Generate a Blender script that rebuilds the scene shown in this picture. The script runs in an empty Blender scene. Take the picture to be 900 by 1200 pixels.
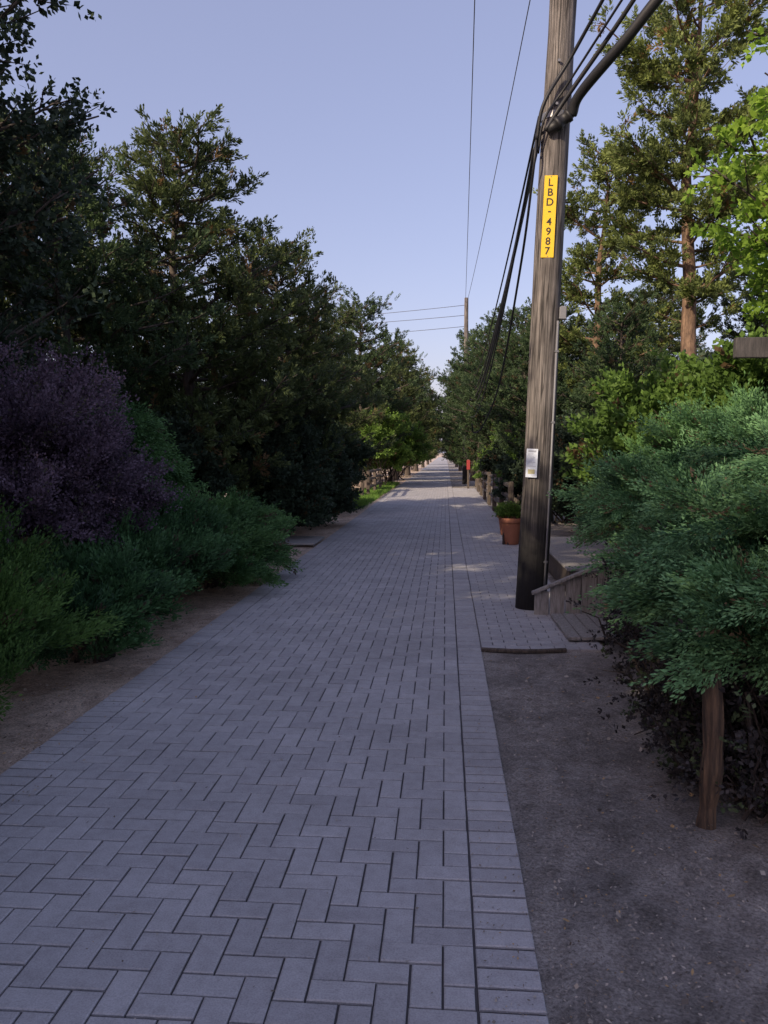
import bpy, math, random
import numpy as np
from mathutils import Vector
R = np.random.default_rng(11)
random.seed(5)
scene = bpy.context.scene
col = scene.collection
UP = np.array([0, 0, 1.0])

# ------------------------------------------------------------------ helpers
def norm(a):
    return a / np.maximum(np.linalg.norm(a, axis=-1, keepdims=True), 1e-9)

class MB:
    def __init__(s):
        s.V = []; s.F = []; s.M = []; s.T = []; s.n = 0
    def add(s, V, F, m=0, tint=None):
        V = np.asarray(V, float).reshape(-1, 3); F = np.asarray(F, int).reshape(-1, 4)
        s.V.append(V); s.F.append(F + s.n); s.M.append(np.full(len(F), m, int))
        if tint is None: tint = np.full((len(V), 2), 0.5)
        s.T.append(tint); s.n += len(V)
    def mesh(s, name, mats, smooth=False):
        V = np.concatenate(s.V); F = np.concatenate(s.F); M = np.concatenate(s.M); T = np.concatenate(s.T)
        me = bpy.data.meshes.new(name)
        me.vertices.add(len(V)); me.vertices.foreach_set("co", V.astype(np.float32).ravel())
        me.loops.add(F.size); me.loops.foreach_set("vertex_index", F.astype(np.int32).ravel())
        me.polygons.add(len(F)); me.polygons.foreach_set("loop_start", np.arange(0, F.size, 4, dtype=np.int32))
        me.polygons.foreach_set("material_index", M.astype(np.int32))
        me.update(calc_edges=True)
        at = me.color_attributes.new("tint", 'FLOAT_COLOR', 'POINT')
        c = np.ones((len(V), 4), np.float32); c[:, 0] = T[:, 0]; c[:, 1] = T[:, 1]; c[:, 2] = 0
        at.data.foreach_set("color", c.ravel())
        me.polygons.foreach_set("use_smooth", np.full(len(F), smooth))
        for m in mats: me.materials.append(m)
        me.validate()
        return me

def obj(name, me, parent=None, loc=None, label=None, cat=None, group=None, kind=None):
    o = bpy.data.objects.new(name, me); col.objects.link(o)
    if loc is not None: o.location = loc
    if parent is not None: o.parent = parent
    if label: o["label"] = label
    if cat: o["category"] = cat
    if group: o["group"] = group
    if kind: o["kind"] = kind
    return o

def tube(mb, P, rad, sides=6, m=0, tint=None, cap=False):
    P = np.asarray(P, float); n = len(P); rad = np.broadcast_to(np.asarray(rad, float), (n,))
    T = np.gradient(P, axis=0); T = norm(T)
    ref = np.array([1.0, 0, 0]) if abs(T[0][0]) < 0.8 else np.array([0, 1.0, 0])
    A = norm(np.cross(T, ref)); B = np.cross(T, A)
    a = np.linspace(0, 2 * math.pi, sides, endpoint=False)
    V = P[:, None] + rad[:, None, None] * (A[:, None] * np.cos(a)[None, :, None] + B[:, None] * np.sin(a)[None, :, None])
    V = V.reshape(-1, 3)
    i = np.arange(n - 1)[:, None] * sides; j = np.arange(sides)[None]; k = (j + 1) % sides
    F = np.stack([i + j, i + k, i + sides + k, i + sides + j], -1).reshape(-1, 4)
    if cap:
        c = len(V); V = np.vstack([V, P[:1], P[-1:]])
        f = []
        for q in range(0, sides, 2):
            f.append([c, (q + 2) % sides, (q + 1) % sides, q])
            b = (n - 1) * sides
            f.append([c + 1, b + q, b + (q + 1) % sides, b + (q + 2) % sides])
        F = np.vstack([F, f])
    mb.add(V, F, m, None if tint is None else np.tile(tint, (len(V), 1)))

def box(mb, c, s, rz=0.0, rx=0.0, ry=0.0, m=0, bev=0.006, tint=None):
    sx, sy, sz = [q / 2 for q in s]; b = min(bev, sx * .4, sy * .4, sz * .4)
    V = []; idx = {}
    def v(x, y, z):
        V.append((x, y, z)); return len(V) - 1
    for ix in (-1, 1):
        for iy in (-1, 1):
            for iz in (-1, 1):
                idx[(ix, iy, iz)] = (v(ix * sx, iy * (sy - b), iz * (sz - b)), v(ix * (sx - b), iy * sy, iz * (sz - b)), v(ix * (sx - b), iy * (sy - b), iz * sz))
    F = []
    c4 = [(-1, -1), (1, -1), (1, 1), (-1, 1)]
    for sgn in (-1, 1):
        for ax in range(3):
            f = []
            for p, q in c4:
                k = [0, 0, 0]; k[ax] = sgn; k[(ax + 1) % 3] = p; k[(ax + 2) % 3] = q
                f.append(idx[tuple(k)][ax])
            F.append(f if sgn > 0 else f[::-1])
    for ax in range(3):
        a1, a2 = (ax + 1) % 3, (ax + 2) % 3
        for p, q in c4:
            k0 = [0, 0, 0]; k0[ax] = -1; k0[a1] = p; k0[a2] = q
            k1 = list(k0); k1[ax] = 1
            A = idx[tuple(k0)]; B = idx[tuple(k1)]
            f = [A[a1], B[a1], B[a2], A[a2]]
            F.append(f if p * q < 0 else f[::-1])
    V = np.array(V); F = np.array(F)
    cx, cy, cz = math.cos(rx), math.cos(ry), math.cos(rz); ax_, ay_, az_ = math.sin(rx), math.sin(ry), math.sin(rz)
    Rx = np.array([[1, 0, 0], [0, cx, -ax_], [0, ax_, cx]]); Ry = np.array([[cy, 0, ay_], [0, 1, 0], [-ay_, 0, cy]]); Rz = np.array([[cz, -az_, 0], [az_, cz, 0], [0, 0, 1]])
    V = V @ (Rz @ Ry @ Rx).T + np.array(c)
    mb.add(V, F, m, None if tint is None else np.tile(tint, (len(V), 1)))

# ------------------------------------------------------------------ materials
def newmat(name):
    m = bpy.data.materials.new(name); m.use_nodes = True
    nt = m.node_tree; nt.nodes.clear()
    out = nt.nodes.new("ShaderNodeOutputMaterial")
    return m, nt, out
def N(nt, t, **k):
    n = nt.nodes.new(t)
    for a, b in k.items(): setattr(n, a, b)
    return n
def noise(nt, scale, detail=4, vec=None, rough=.6):
    n = N(nt, "ShaderNodeTexNoise"); n.inputs["Scale"].default_value = scale; n.inputs["Detail"].default_value = detail
    n.inputs["Roughness"].default_value = rough
    if vec is not None: nt.links.new(vec, n.inputs["Vector"])
    return n
def ramp(nt, fac, stops):
    r = N(nt, "ShaderNodeValToRGB"); cr = r.color_ramp
    while len(cr.elements) < len(stops): cr.elements.new(.5)
    for e, (p, c) in zip(cr.elements, stops):
        e.position = p; e.color = (*c, 1) if len(c) == 3 else c
    nt.links.new(fac, r.inputs[0]); return r
def mix(nt, fac, a, b, blend='MIX'):
    n = N(nt, "ShaderNodeMixRGB", blend_type=blend)
    for s, v in ((0, fac), (1, a), (2, b)):
        if hasattr(v, "links"): nt.links.new(v, n.inputs[s])
        elif s == 0: n.inputs[0].default_value = v
        else: n.inputs[s].default_value = (*v, 1)
    return n.outputs[0]
def mapped(nt, scale, coord="Object"):
    tc = N(nt, "ShaderNodeTexCoord"); mp = N(nt, "ShaderNodeMapping"); mp.inputs["Scale"].default_value = scale
    nt.links.new(tc.outputs[coord], mp.inputs[0]); return mp.outputs[0]

def leafmat(name, dark, light, dead=(.09, .06, .03), trans=.28, rough=.55, gain=1.4):
    dark = tuple(x * gain for x in dark); light = tuple(x * gain for x in light); dead = tuple(x * gain for x in dead)
    m, nt, out = newmat(name)
    a = N(nt, "ShaderNodeAttribute", attribute_name="tint")
    sp = N(nt, "ShaderNodeSeparateColor"); nt.links.new(a.outputs["Color"], sp.inputs[0])
    c = mix(nt, sp.outputs[0], dark, light)
    gt = N(nt, "ShaderNodeMath", operation='GREATER_THAN'); nt.links.new(sp.outputs[1], gt.inputs[0]); gt.inputs[1].default_value = .9
    c = mix(nt, gt.outputs[0], c, dead)
    p = N(nt, "ShaderNodeBsdfPrincipled"); nt.links.new(c, p.inputs["Base Color"]); p.inputs["Roughness"].default_value = rough
    p.inputs["Specular IOR Level"].default_value = .25
    t = N(nt, "ShaderNodeBsdfTranslucent"); nt.links.new(c, t.inputs[0])
    ms = N(nt, "ShaderNodeMixShader"); ms.inputs[0].default_value = trans
    nt.links.new(p.outputs[0], ms.inputs[1]); nt.links.new(t.outputs[0], ms.inputs[2]); nt.links.new(ms.outputs[0], out.inputs[0])
    return m

def woodmat(name, c1, c2, scale=(14, 14, 1.2), bump=.5, tar=None, rough=.85, crack=False):
    m, nt, out = newmat(name)
    v = mapped(nt, scale)
    n1 = noise(nt, 3, 8, v, .7); n2 = noise(nt, 1.1, 3)
    r = ramp(nt, n1.outputs[0], [(.3, tuple(x * .45 for x in c1)), (.45, c1), (.7, c2)])
    c = mix(nt, .35, r.outputs[0], n2.outputs[0], 'OVERLAY')
    if crack:
        n4 = noise(nt, 2.2, 3, mapped(nt, (13, 13, .35)), .5)
        rc = ramp(nt, n4.outputs[0], [(.44, (1, 1, 1)), (.485, (.15, .14, .14)), (.50, (.15, .14, .14)), (.54, (1, 1, 1))])
        c = mix(nt, .9, c, rc.outputs[0], 'MULTIPLY')
        n5 = noise(nt, 2.0, 4, mapped(nt, (2, 2, 1.1)), .6)
        rb = ramp(nt, n5.outputs[0], [(.35, (.62, .6, .6)), (.6, (1.1, 1.1, 1.1))])
        c = mix(nt, .9, c, rb.outputs[0], 'MULTIPLY')
    if tar:
        tc = N(nt, "ShaderNodeTexCoord"); s = N(nt, "ShaderNodeSeparateXYZ"); nt.links.new(tc.outputs["Object"], s.inputs[0])
        n3 = noise(nt, 5, 4, mapped(nt, (3, 3, .6)))
        ad = N(nt, "ShaderNodeMath", operation='MULTIPLY_ADD'); nt.links.new(n3.outputs[0], ad.inputs[0]); ad.inputs[1].default_value = -.9; nt.links.new(s.outputs[2], ad.inputs[2])
        mr = N(nt, "ShaderNodeMapRange"); nt.links.new(ad.outputs[0], mr.inputs[0])
        mr.inputs[1].default_value = tar - .12; mr.inputs[2].default_value = tar + .9; mr.inputs[3].default_value = 1; mr.inputs[4].default_value = 0
        c = mix(nt, mr.outputs[0], c, (.014, .013, .014))
    p = N(nt, "ShaderNodeBsdfPrincipled"); nt.links.new(c, p.inputs["Base Color"]); p.inputs["Roughness"].default_value = rough
    b = N(nt, "ShaderNodeBump"); b.inputs["Strength"].default_value = bump; b.inputs["Distance"].default_value = .012
    nt.links.new(n1.outputs[0], b.inputs["Height"]); nt.links.new(b.outputs[0], p.inputs["Normal"])
    nt.links.new(p.outputs[0], out.inputs[0]); return m

def plain(name, c, rough=.6, metal=0, var=.25, sc=8):
    m, nt, out = newmat(name)
    n = noise(nt, sc, 5)
    cc = mix(nt, n.outputs[0], tuple(x * (1 - var) for x in c), tuple(min(1, x * (1 + var)) for x in c))
    p = N(nt, "ShaderNodeBsdfPrincipled"); nt.links.new(cc, p.inputs["Base Color"]); p.inputs["Roughness"].default_value = rough; p.inputs["Metallic"].default_value = metal
    nt.links.new(p.outputs[0], out.inputs[0]); return m

M_cedar = leafmat("cedar_leaf", (.024, .040, .018), (.105, .135, .048), dead=(.13, .085, .04))
M_cedar2 = leafmat("cedar_leaf_dark", (.018, .036, .019), (.072, .112, .046), dead=(.09, .065, .035))
M_pine = leafmat("pine_leaf", (.042, .062, .024), (.17, .21, .060), dead=(.17, .11, .045))
M_oak = leafmat("dark_leaf", (.014, .025, .018), (.045, .068, .040))
M_bright = leafmat("bright_leaf", (.12, .22, .03), (.32, .48, .07), trans=.5, gain=1.1)
M_soft = leafmat("soft_green_leaf", (.055, .115, .025), (.17, .28, .055), trans=.4, gain=1.1)
M_shrub = leafmat("shrub_leaf", (.04, .085, .020), (.13, .22, .045), trans=.35, gain=1.15)
M_jun = leafmat("juniper_leaf", (.018, .052, .020), (.090, .185, .062), dead=(.07, .05, .035), trans=.2)
M_junblue = leafmat("blue_juniper_leaf", (.015, .050, .024), (.122, .240, .105), dead=(.09, .065, .04), trans=.2, gain=1.45)
M_jund = leafmat("dark_juniper_leaf", (.013, .038, .018), (.060, .135, .052), dead=(.045, .035, .025), trans=.2)
M_yel = leafmat("golden_juniper_leaf", (.016, .044, .014), (.080, .155, .038), dead=(.07, .05, .03), trans=.25)
M_purple = leafmat("purple_leaf", (.030, .021, .034), (.122, .088, .124), dead=(.06, .06, .04), trans=.2, gain=1.4)
M_dry = leafmat("dry_leaf", (.014, .013, .014), (.045, .040, .042), dead=(.05, .07, .035), trans=.1)
M_grass = leafmat("grass_blade", (.05, .11, .02), (.16, .28, .05), trans=.4)
M_litter = leafmat("leaf_litter", (.07, .055, .045), (.33, .29, .25), dead=(.30, .2, .1), trans=.1)
M_bark = woodmat("bark", (.055, .044, .037), (.125, .10, .085), (6, 6, 1.5), .9)
M_barkred = woodmat("red_bark", (.12, .075, .05), (.28, .18, .115), (6, 6, 1.5), .9)
M_twig = woodmat("twig", (.035, .026, .023), (.075, .056, .05), (9, 9, 3), .3)
M_pole = woodmat("pole_wood", (.125, .112, .106), (.32, .285, .265), (16, 16, .5), 1.0, tar=.22, crack=True)
M_wood = woodmat("weathered_board", (.24, .225, .215), (.42, .40, .39), (20, 20, 2), .4)
M_wooddark = woodmat("dark_post", (.065, .052, .044), (.16, .125, .10), (14, 14, 1.6), .7)
M_beam = woodmat("dark_beam", (.045, .042, .042), (.10, .09, .088), (14, 14, 1.6), .5)
M_stump = woodmat("split_post", (.065, .045, .034), (.23, .145, .088), (14, 14, 1.0), .9)
M_black = plain("cable_rubber", (.015, .015, .018), .55)
M_wire = plain("wire_metal", (.06, .06, .07), .5)
M_grey = plain("grey_conduit", (.20, .20, .22), .5)
M_steel = plain("galvanised_steel", (.22, .22, .23), .45, .6)
M_terra = plain("terracotta", (.36, .145, .085), .8, sc=5)
M_soil = plain("potting_soil", (.04, .03, .02), .95)
M_yellow = plain("yellow_tag", (.80, .50, .015), .45, var=.06)
M_ink = plain("black_ink", (.012, .012, .012), .5)
M_paper = plain("paper_notice", (.62, .68, .80), .6, var=.06)
M_red = plain("red_paint", (.30, .035, .035), .5, var=.15)
M_conc = plain("concrete_slab", (.34, .33, .33), .9, sc=14)

def pavermat():
    m, nt, out = newmat("concrete_paver")
    a = N(nt, "ShaderNodeAttribute", attribute_name="tint"); sp = N(nt, "ShaderNodeSeparateColor"); nt.links.new(a.outputs["Color"], sp.inputs[0])
    geo = N(nt, "ShaderNodeNewGeometry")
    n1 = noise(nt, 160, 4, geo.outputs["Position"], .7); n2 = noise(nt, 1.3, 5, geo.outputs["Position"], .6); n3 = noise(nt, 18, 5, geo.outputs["Position"], .65)
    c = mix(nt, sp.outputs[0], (.360, .355, .375), (.450, .445, .465))
    r = ramp(nt, n1.outputs[0], [(.32, (.66, .66, .66)), (.6, (1.10, 1.10, 1.10))]); c = mix(nt, .75, c, r.outputs[0], 'MULTIPLY')
    r2 = ramp(nt, n2.outputs[0], [(.3, (.86, .85, .84)), (.7, (1.08, 1.07, 1.07))]); c = mix(nt, 1, c, r2.outputs[0], 'MULTIPLY')
    r3 = ramp(nt, n3.outputs[0], [(.35, (.87, .86, .85)), (.6, (1.04, 1.04, 1.04))]); c = mix(nt, .8, c, r3.outputs[0], 'MULTIPLY')
    p = N(nt, "ShaderNodeBsdfPrincipled"); nt.links.new(c, p.inputs["Base Color"]); p.inputs["Roughness"].default_value = .82
    p.inputs["Specular IOR Level"].default_value = .35
    b = N(nt, "ShaderNodeBump"); b.inputs["Strength"].default_value = .35; b.inputs["Distance"].default_value = .003
    nt.links.new(n1.outputs[0], b.inputs["Height"]); nt.links.new(b.outputs[0], p.inputs["Normal"]); nt.links.new(p.outputs[0], out.inputs[0]); return m
M_paver = pavermat()

def groundmat():
    m, nt, out = newmat("sandy_soil")
    geo = N(nt, "ShaderNodeNewGeometry"); s = N(nt, "ShaderNodeSeparateXYZ"); nt.links.new(geo.outputs["Position"], s.inputs[0])
    P = geo.outputs["Position"]
    n1 = noise(nt, 2.2, 6, P, .65); n2 = noise(nt, 75, 6, P, .8); n3 = noise(nt, 9, 5, P, .7)
    left = ramp(nt, n1.outputs[0], [(.35, (.50, .385, .31)), (.62, (.72, .59, .49))])
    right = ramp(nt, n1.outputs[0], [(.35, (.25, .23, .218)), (.65, (.45, .41, .385))])
    mr = N(nt, "ShaderNodeMapRange"); nt.links.new(s.outputs[0], mr.inputs[0]); mr.inputs[1].default_value = -1.5; mr.inputs[2].default_value = 0
    c = mix(nt, mr.outputs[0], left.outputs[0], right.outputs[0])
    r2 = ramp(nt, n2.outputs[0], [(.32, (.25, .24, .23)), (.5, (.95, .95, .95)), (.68, (1.6, 1.57, 1.55))]); c = mix(nt, .9, c, r2.outputs[0], 'MULTIPLY')
    r3 = ramp(nt, n3.outputs[0], [(.35, (.6, .58, .56)), (.6, (1.1, 1.1, 1.1))]); c = mix(nt, .8, c, r3.outputs[0], 'MULTIPLY')
    p = N(nt, "ShaderNodeBsdfPrincipled"); nt.links.new(c, p.inputs["Base Color"]); p.inputs["Roughness"].default_value = .95; p.inputs["Specular IOR Level"].default_value = .1
    ad = N(nt, "ShaderNodeMath", operation='ADD'); nt.links.new(n2.outputs[0], ad.inputs[0]); nt.links.new(n3.outputs[0], ad.inputs[1])
    b = N(nt, "ShaderNodeBump"); b.inputs["Strength"].default_value = .9; b.inputs["Distance"].default_value = .02
    nt.links.new(ad.outputs[0], b.inputs["Height"]); nt.links.new(b.outputs[0], p.inputs["Normal"]); nt.links.new(p.outputs[0], out.inputs[0]); return m
M_ground = groundmat()
M_joint = plain("joint_sand", (.065, .061, .065), .95, sc=60)

# ------------------------------------------------------------------ ground + path
def ground():
    xs = np.unique(np.concatenate([np.linspace(-600, -12, 12), np.arange(-12, -2.2, .35), [-2.2, .31], np.arange(-2.0, .3, .4), np.arange(.45, 6, .15), np.linspace(6, 600, 14)]))
    ys = np.unique(np.concatenate([np.linspace(-400, -4, 8), np.arange(-4, 12, .15), np.arange(12, 60, 1.0), np.linspace(60, 1200, 16)]))
    X, Y = np.meshgrid(xs, ys)
    inside = (X > -2.3) & (X < .4)
    Z = .02 * np.sin(X * 3.1 + Y * 1.7) * np.sin(Y * 2.3 - X) + .012 * np.sin(X * 9 + 2) * np.sin(Y * 7.3)
    pad = (Y > 6.0) & (X > 0) & (X < 3)
    Z = np.where(inside | pad | (np.abs(X) > 12) | (Y > 60), 0, Z) - .012
    Z = np.minimum(Z, .006 + np.clip(np.maximum(X - .35, -2.25 - X), 0, .3) * .2)
    V = np.stack([X, Y, np.where(inside | pad, -.014, Z)], -1).reshape(-1, 3)
    nx, ny = len(xs), len(ys)
    i = np.arange(ny - 1)[:, None] * nx + np.arange(nx - 1)[None]
    F = np.stack([i, i + 1, i + nx + 1, i + nx], -1).reshape(-1, 4)
    mb = MB(); mb.add(V, F)
    obj("ground", mb.mesh("ground", [M_ground], True), kind="structure")
ground()

def bricks(mb, rects, gy=None):
    r = np.array(rects, float); n = len(r); g = .0032; ch = .0045
    gyv = np.full(n, g) if gy is None else np.array(gy)
    r = r + np.stack([np.full(n, g), gyv, np.full(n, -g), -gyv], -1) + R.normal(0, .0007, (n, 4))
    z = .006 + R.normal(0, .0008, n)
    tx = R.normal(0, .004, n); ty = R.normal(0, .004, n)
    def ring(o, zz):
        c = []
        for a, b in ((0, 1), (2, 1), (2, 3), (0, 3)):
            x = r[:, a] + (o if a == 0 else -o); y = r[:, b] + (o if b == 1 else -o)
            cx = (r[:, 0] + r[:, 2]) / 2; cy = (r[:, 1] + r[:, 3]) / 2
            c.append(np.stack([x, y, z + zz + tx * (x - cx) + ty * (y - cy)], -1))
        return np.stack(c, 1)
    V = np.concatenate([ring(0, -.02), ring(0, -.003), ring(ch, 0)], 1)
    b = np.arange(n)[:, None] * 12
    pat = []
    for k in range(4):
        q = (k + 1) % 4; pat += [[k, q, q + 4, k + 4], [k + 4, q + 4, q + 8, k + 8]]
    pat.append([8, 9, 10, 11])
    F = (b[:, :, None] + np.array(pat)[None]).reshape(-1, 4)
    t = np.clip(R.normal(.5, .24, n), 0, 1)
    T = np.repeat(np.stack([t, t], -1), 12, 0)
    mb.add(V.reshape(-1, 3), F, 0, T)

def herring(x0, x1, y0, y1, ph=0):
    u = .1; out = []
    nx = int(round((x1 - x0) / u)); ny = int(round((y1 - y0) / u))
    for j in range(-2, ny + 1):
        for i in range(-2, nx + 1):
            d = (i - j + ph) % 4
            if d == 0: a = (i, j, i + 2, j + 1)
            elif d == 3: a = (i, j, i + 1, j + 2)
            else: continue
            a = (max(a[0], 0), max(a[1], 0), min(a[2], nx), min(a[3], ny))
            if a[2] <= a[0] or a[3] <= a[1]: continue
            out.append((x0 + a[0] * u, y0 + a[1] * u, x0 + a[2] * u, y0 + a[3] * u))
    return out
mb = MB()
rects = herring(-2.0, .1, -1, 75)
gy = [.0034] * len(rects)
k = -1.0
while k < 75:
    rects.append((.103, k, .3, k + .1)); rects.append((-2.2, k, -2.003, k + .1)); gy += [.0062, .0062]; k += .1
bricks(mb, rects, gy)
obj("brick_path", mb.mesh("brick_path", [M_paver]), kind="structure")
mb = MB()
rects = []
y = 6.5
j = 0
while y < 36:
    x = .3 - (.1 if j % 2 else 0)
    while x < 1.3:
        a = max(x, .302); b = min(x + .2, 1.3)
        if b - a > .02: rects.append((a, y, b, y + .1))
        x += .2
    y += .1; j += 1
bricks(mb, rects)
obj("side_pavement", mb.mesh("side_pavement", [M_paver]), kind="structure")
def sheet(name, x0, x1, y0, y1, z, m):
    mb = MB(); mb.add([(x0, y0, z), (x1, y0, z), (x1, y1, z), (x0, y1, z)], [[0, 1, 2, 3]])
    return obj(name, mb.mesh(name, [m]), kind="structure")
sheet("path_bedding", -2.195, .295, -1, 75, -.003, M_joint)
sheet("pavement_bedding", .305, 1.295, 6.51, 36, -.003, M_joint)
sheet("far_path", -2.2, .3, 75.05, 260, .004, M_paver)

# ------------------------------------------------------------------ foliage
def sprays(mb, C, D, L, Mn, ll, lw, spread=.8, up=.1, m=0, dead=.03, taper=.5, tb=None):
    C = np.asarray(C, float); D = norm(np.asarray(D, float)); K = len(C)
    if K == 0: return
    L = np.broadcast_to(L, (K,)) * R.uniform(.6, 1.25, K)
    t = R.random((K, Mn)) ** .85
    Pn = R.normal(size=(K, Mn, 3)); Dd = D[:, None]
    Pn = norm(Pn - (Pn * Dd).sum(-1, keepdims=True) * Dd)
    pos = C[:, None] + Dd * (L[:, None] * t)[..., None] + Pn * (L[:, None] * .05)[..., None] + UP * (up * L[:, None] * t * t * .5)[..., None]
    dr = norm(Dd + Pn * spread * (1.15 - .6 * t)[..., None] + UP * up)
    ln = ll * (1 - taper * t) * R.uniform(.65, 1.35, (K, Mn))
    sd = norm(np.cross(dr, R.normal(size=(K, Mn, 3))))
    w = (lw / 2) * R.uniform(.7, 1.3, (K, Mn))
    a = pos; b = pos + dr * (ln * .45)[..., None] + sd * w[..., None]; c = pos + dr * ln[..., None]; d = pos + dr * (ln * .45)[..., None] - sd * w[..., None]
    V = np.stack([a, b, c, d], 2).reshape(-1, 3)
    F = np.arange(len(V)).reshape(-1, 4)
    base = R.uniform(.1, .75, K) if tb is None else tb
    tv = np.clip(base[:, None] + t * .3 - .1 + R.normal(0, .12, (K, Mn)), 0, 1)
    dd = np.where(R.random(K) < dead, 1.0, 0.0)[:, None] * np.ones((K, Mn))
    T = np.repeat(np.stack([tv.ravel(), dd.ravel()], -1), 4, 0)
    mb.add(V, F, m, T)

def tree(name, h, r0, prof, nl, z0, mleaf, mbark, L=.25, Mn=28, ll=.105, lw=.027, spread=.8, slope=.15, curve=.15, space=.082, wob=.12, up=.25, dead=.03, subn=4.9, seed=1, limbr=1.0, longf=1.28):
    global R
    R = np.random.default_rng(seed)
    tk = MB(); cr = MB()
    n = 12; zz = np.linspace(0, h, n)
    ph = R.uniform(0, 6, 4)
    tx = wob * (np.sin(zz * .8 + ph[0]) - np.sin(ph[0])) + wob * .4 * (np.sin(zz * 2 + ph[1]) - np.sin(ph[1]))
    ty = wob * (np.sin(zz * .7 + ph[2]) - np.sin(ph[2]))
    P = np.stack([tx, ty, zz], -1); P[0, 2] = -.1
    rad = r0 * (1 - zz / h) ** .9 + .010; rad[0] *= 1.35
    tube(tk, P, rad, 9)
    C = []; D = []
    az = R.uniform(0, 6)
    for i in range(nl):
        f = (i + .5) / nl; f = z0 + (1 - z0) * f
        f = min(.99, f + R.normal(0, .012))
        z = f * h; az += 2.4 + R.normal(0, .35)
        Lb = prof((f - z0) / (1 - z0)) * R.uniform(.5, 1.12)
        if R.random() < .16: Lb *= longf
        o = np.array([np.interp(z, zz, tx), np.interp(z, zz, ty), z])
        s = np.linspace(0, 1, 6); sl = slope + R.normal(0, .14) + .35 * max(0, f - .75) * 3
        daz = R.normal(0, .25)
        hx = Lb * s
        A = az + daz * s
        Q = o + np.stack([np.cos(A) * hx, np.sin(A) * hx, Lb * (sl * s + curve * s * s)], -1) + R.normal(0, .03, (6, 3)) * s[:, None]
        rr = limbr * min(r0 * .25, .012 + .014 * Lb) * (1 - .85 * s) + .003
        tube(tk, Q, rr, 5)
        ns = int(3 + Lb * subn)
        for q in range(ns):
            t = R.uniform(.12, 1.0); p = np.array([np.interp(t, s, Q[:, k]) for k in range(3)])
            sa = az + daz * t + (1 if q % 2 else -1) * R.uniform(.2, 1.2)
            sl2 = max(.25, Lb * .5 * (1.15 - t) * R.uniform(.6, 1.2)); st = np.linspace(0, 1, 4)
            dr = np.array([math.cos(sa), math.sin(sa), sl * .6 + R.uniform(-.15, .5)])
            S = p + dr * (sl2 * st)[:, None] + UP * (sl2 * .12 * st * st)[:, None]
            tube(tk, S, .009 * (1 - .7 * st) + .002, 3)
            k = max(3, int(sl2 / space)); u = R.uniform(.05, 1, k)
            C.append(p + dr * (sl2 * u)[:, None] + R.normal(0, .045, (k, 3))); D.append(np.tile(dr * .7, (k, 1)) + R.normal(0, .45, (k, 3)) + UP * up)
    C = np.concatenate(C); D = np.concatenate(D)
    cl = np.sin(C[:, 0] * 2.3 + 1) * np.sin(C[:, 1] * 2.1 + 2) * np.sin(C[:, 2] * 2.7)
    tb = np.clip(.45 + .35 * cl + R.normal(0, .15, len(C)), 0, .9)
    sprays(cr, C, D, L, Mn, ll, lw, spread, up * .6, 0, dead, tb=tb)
    print(name, len(C) * Mn)
    return tk.mesh(name + "_trunk", [mbark], True), cr.mesh(name + "_crown", [mleaf])

def place_tree(name, ms, loc, rz=0, sc=1.0, label="", group=None, cat="tree"):
    e = obj(name, None, loc=loc, label=label, cat=cat, group=group)
    e.rotation_euler = (0, 0, rz); e.scale = (sc, sc, sc) if not isinstance(sc, tuple) else sc
    e.empty_display_size = .3
    obj("trunk", ms[0], parent=e); obj("crown", ms[1], parent=e)
    return e

def cone(rb, rt=.25, belly=.25):
    return lambda f: rt + (rb - rt) * (min(1, (f + .15) / belly) if f < belly - .15 else (1 - (f - belly + .15) / (1.15 - belly)) ** .62)

cedA = tree("cedar_a", 7.0, .14, cone(2.6, .35, .35), 108, .08, M_cedar, M_bark, seed=3)
cedB = tree("cedar_b", 6.6, .13, cone(2.15, .3, .4), 98, .07, M_cedar, M_bark, seed=8, slope=.3)
cedC = tree("cedar_c", 6.2, .13, cone(2.1, .35, .5), 84, .07, M_cedar2, M_bark, seed=14, slope=.25)
cedD = tree("cedar_d", 6.6, .14, cone(2.1, .3, .45), 72, .24, M_cedar2, M_bark, seed=19, slope=.2)
pinA = tree("pine_a", 11.0, .21, lambda f: .5 + 1.65 * math.sin(min(1, f * 1.02 + .10) * math.pi) ** .55, 50, .37, M_pine, M_barkred, seed=21, slope=.18, curve=.2, L=.27, Mn=31, ll=.12, lw=.032, spread=1.05, wob=.12, subn=6.0, space=.068, longf=1.05)
pinB = tree("pine_b", 8.6, .16, lambda f: .4 + 1.4 * math.sin(min(1, f * .95 + .15) * math.pi) ** .6, 46, .32, M_pine, M_barkred, seed=27, slope=.25, curve=.2, L=.25, Mn=30, ll=.115, lw=.031, spread=1.0, wob=.14, subn=5.4, space=.075, longf=1.05)
oakA = tree("oak_a", 7.6, .16, lambda f: .5 + 1.45 * math.sin((f * .8 + .2) * math.pi) ** .6, 84, .12, M_oak, M_bark, seed=31, slope=.4, L=.24, Mn=14, ll=.085, lw=.050, spread=1.6, subn=5.4, up=.1, space=.08, longf=1.1)
brA = tree("maple_a", 4.6, .07, lambda f: .5 + .72 * math.sin((f * .8 + .2) * math.pi) ** .6, 66, .50, M_bright, M_bark, seed=37, slope=.2, L=.2, Mn=15, ll=.080, lw=.040, spread=1.6, up=-.1, wob=.05, space=.07, subn=7)

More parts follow.
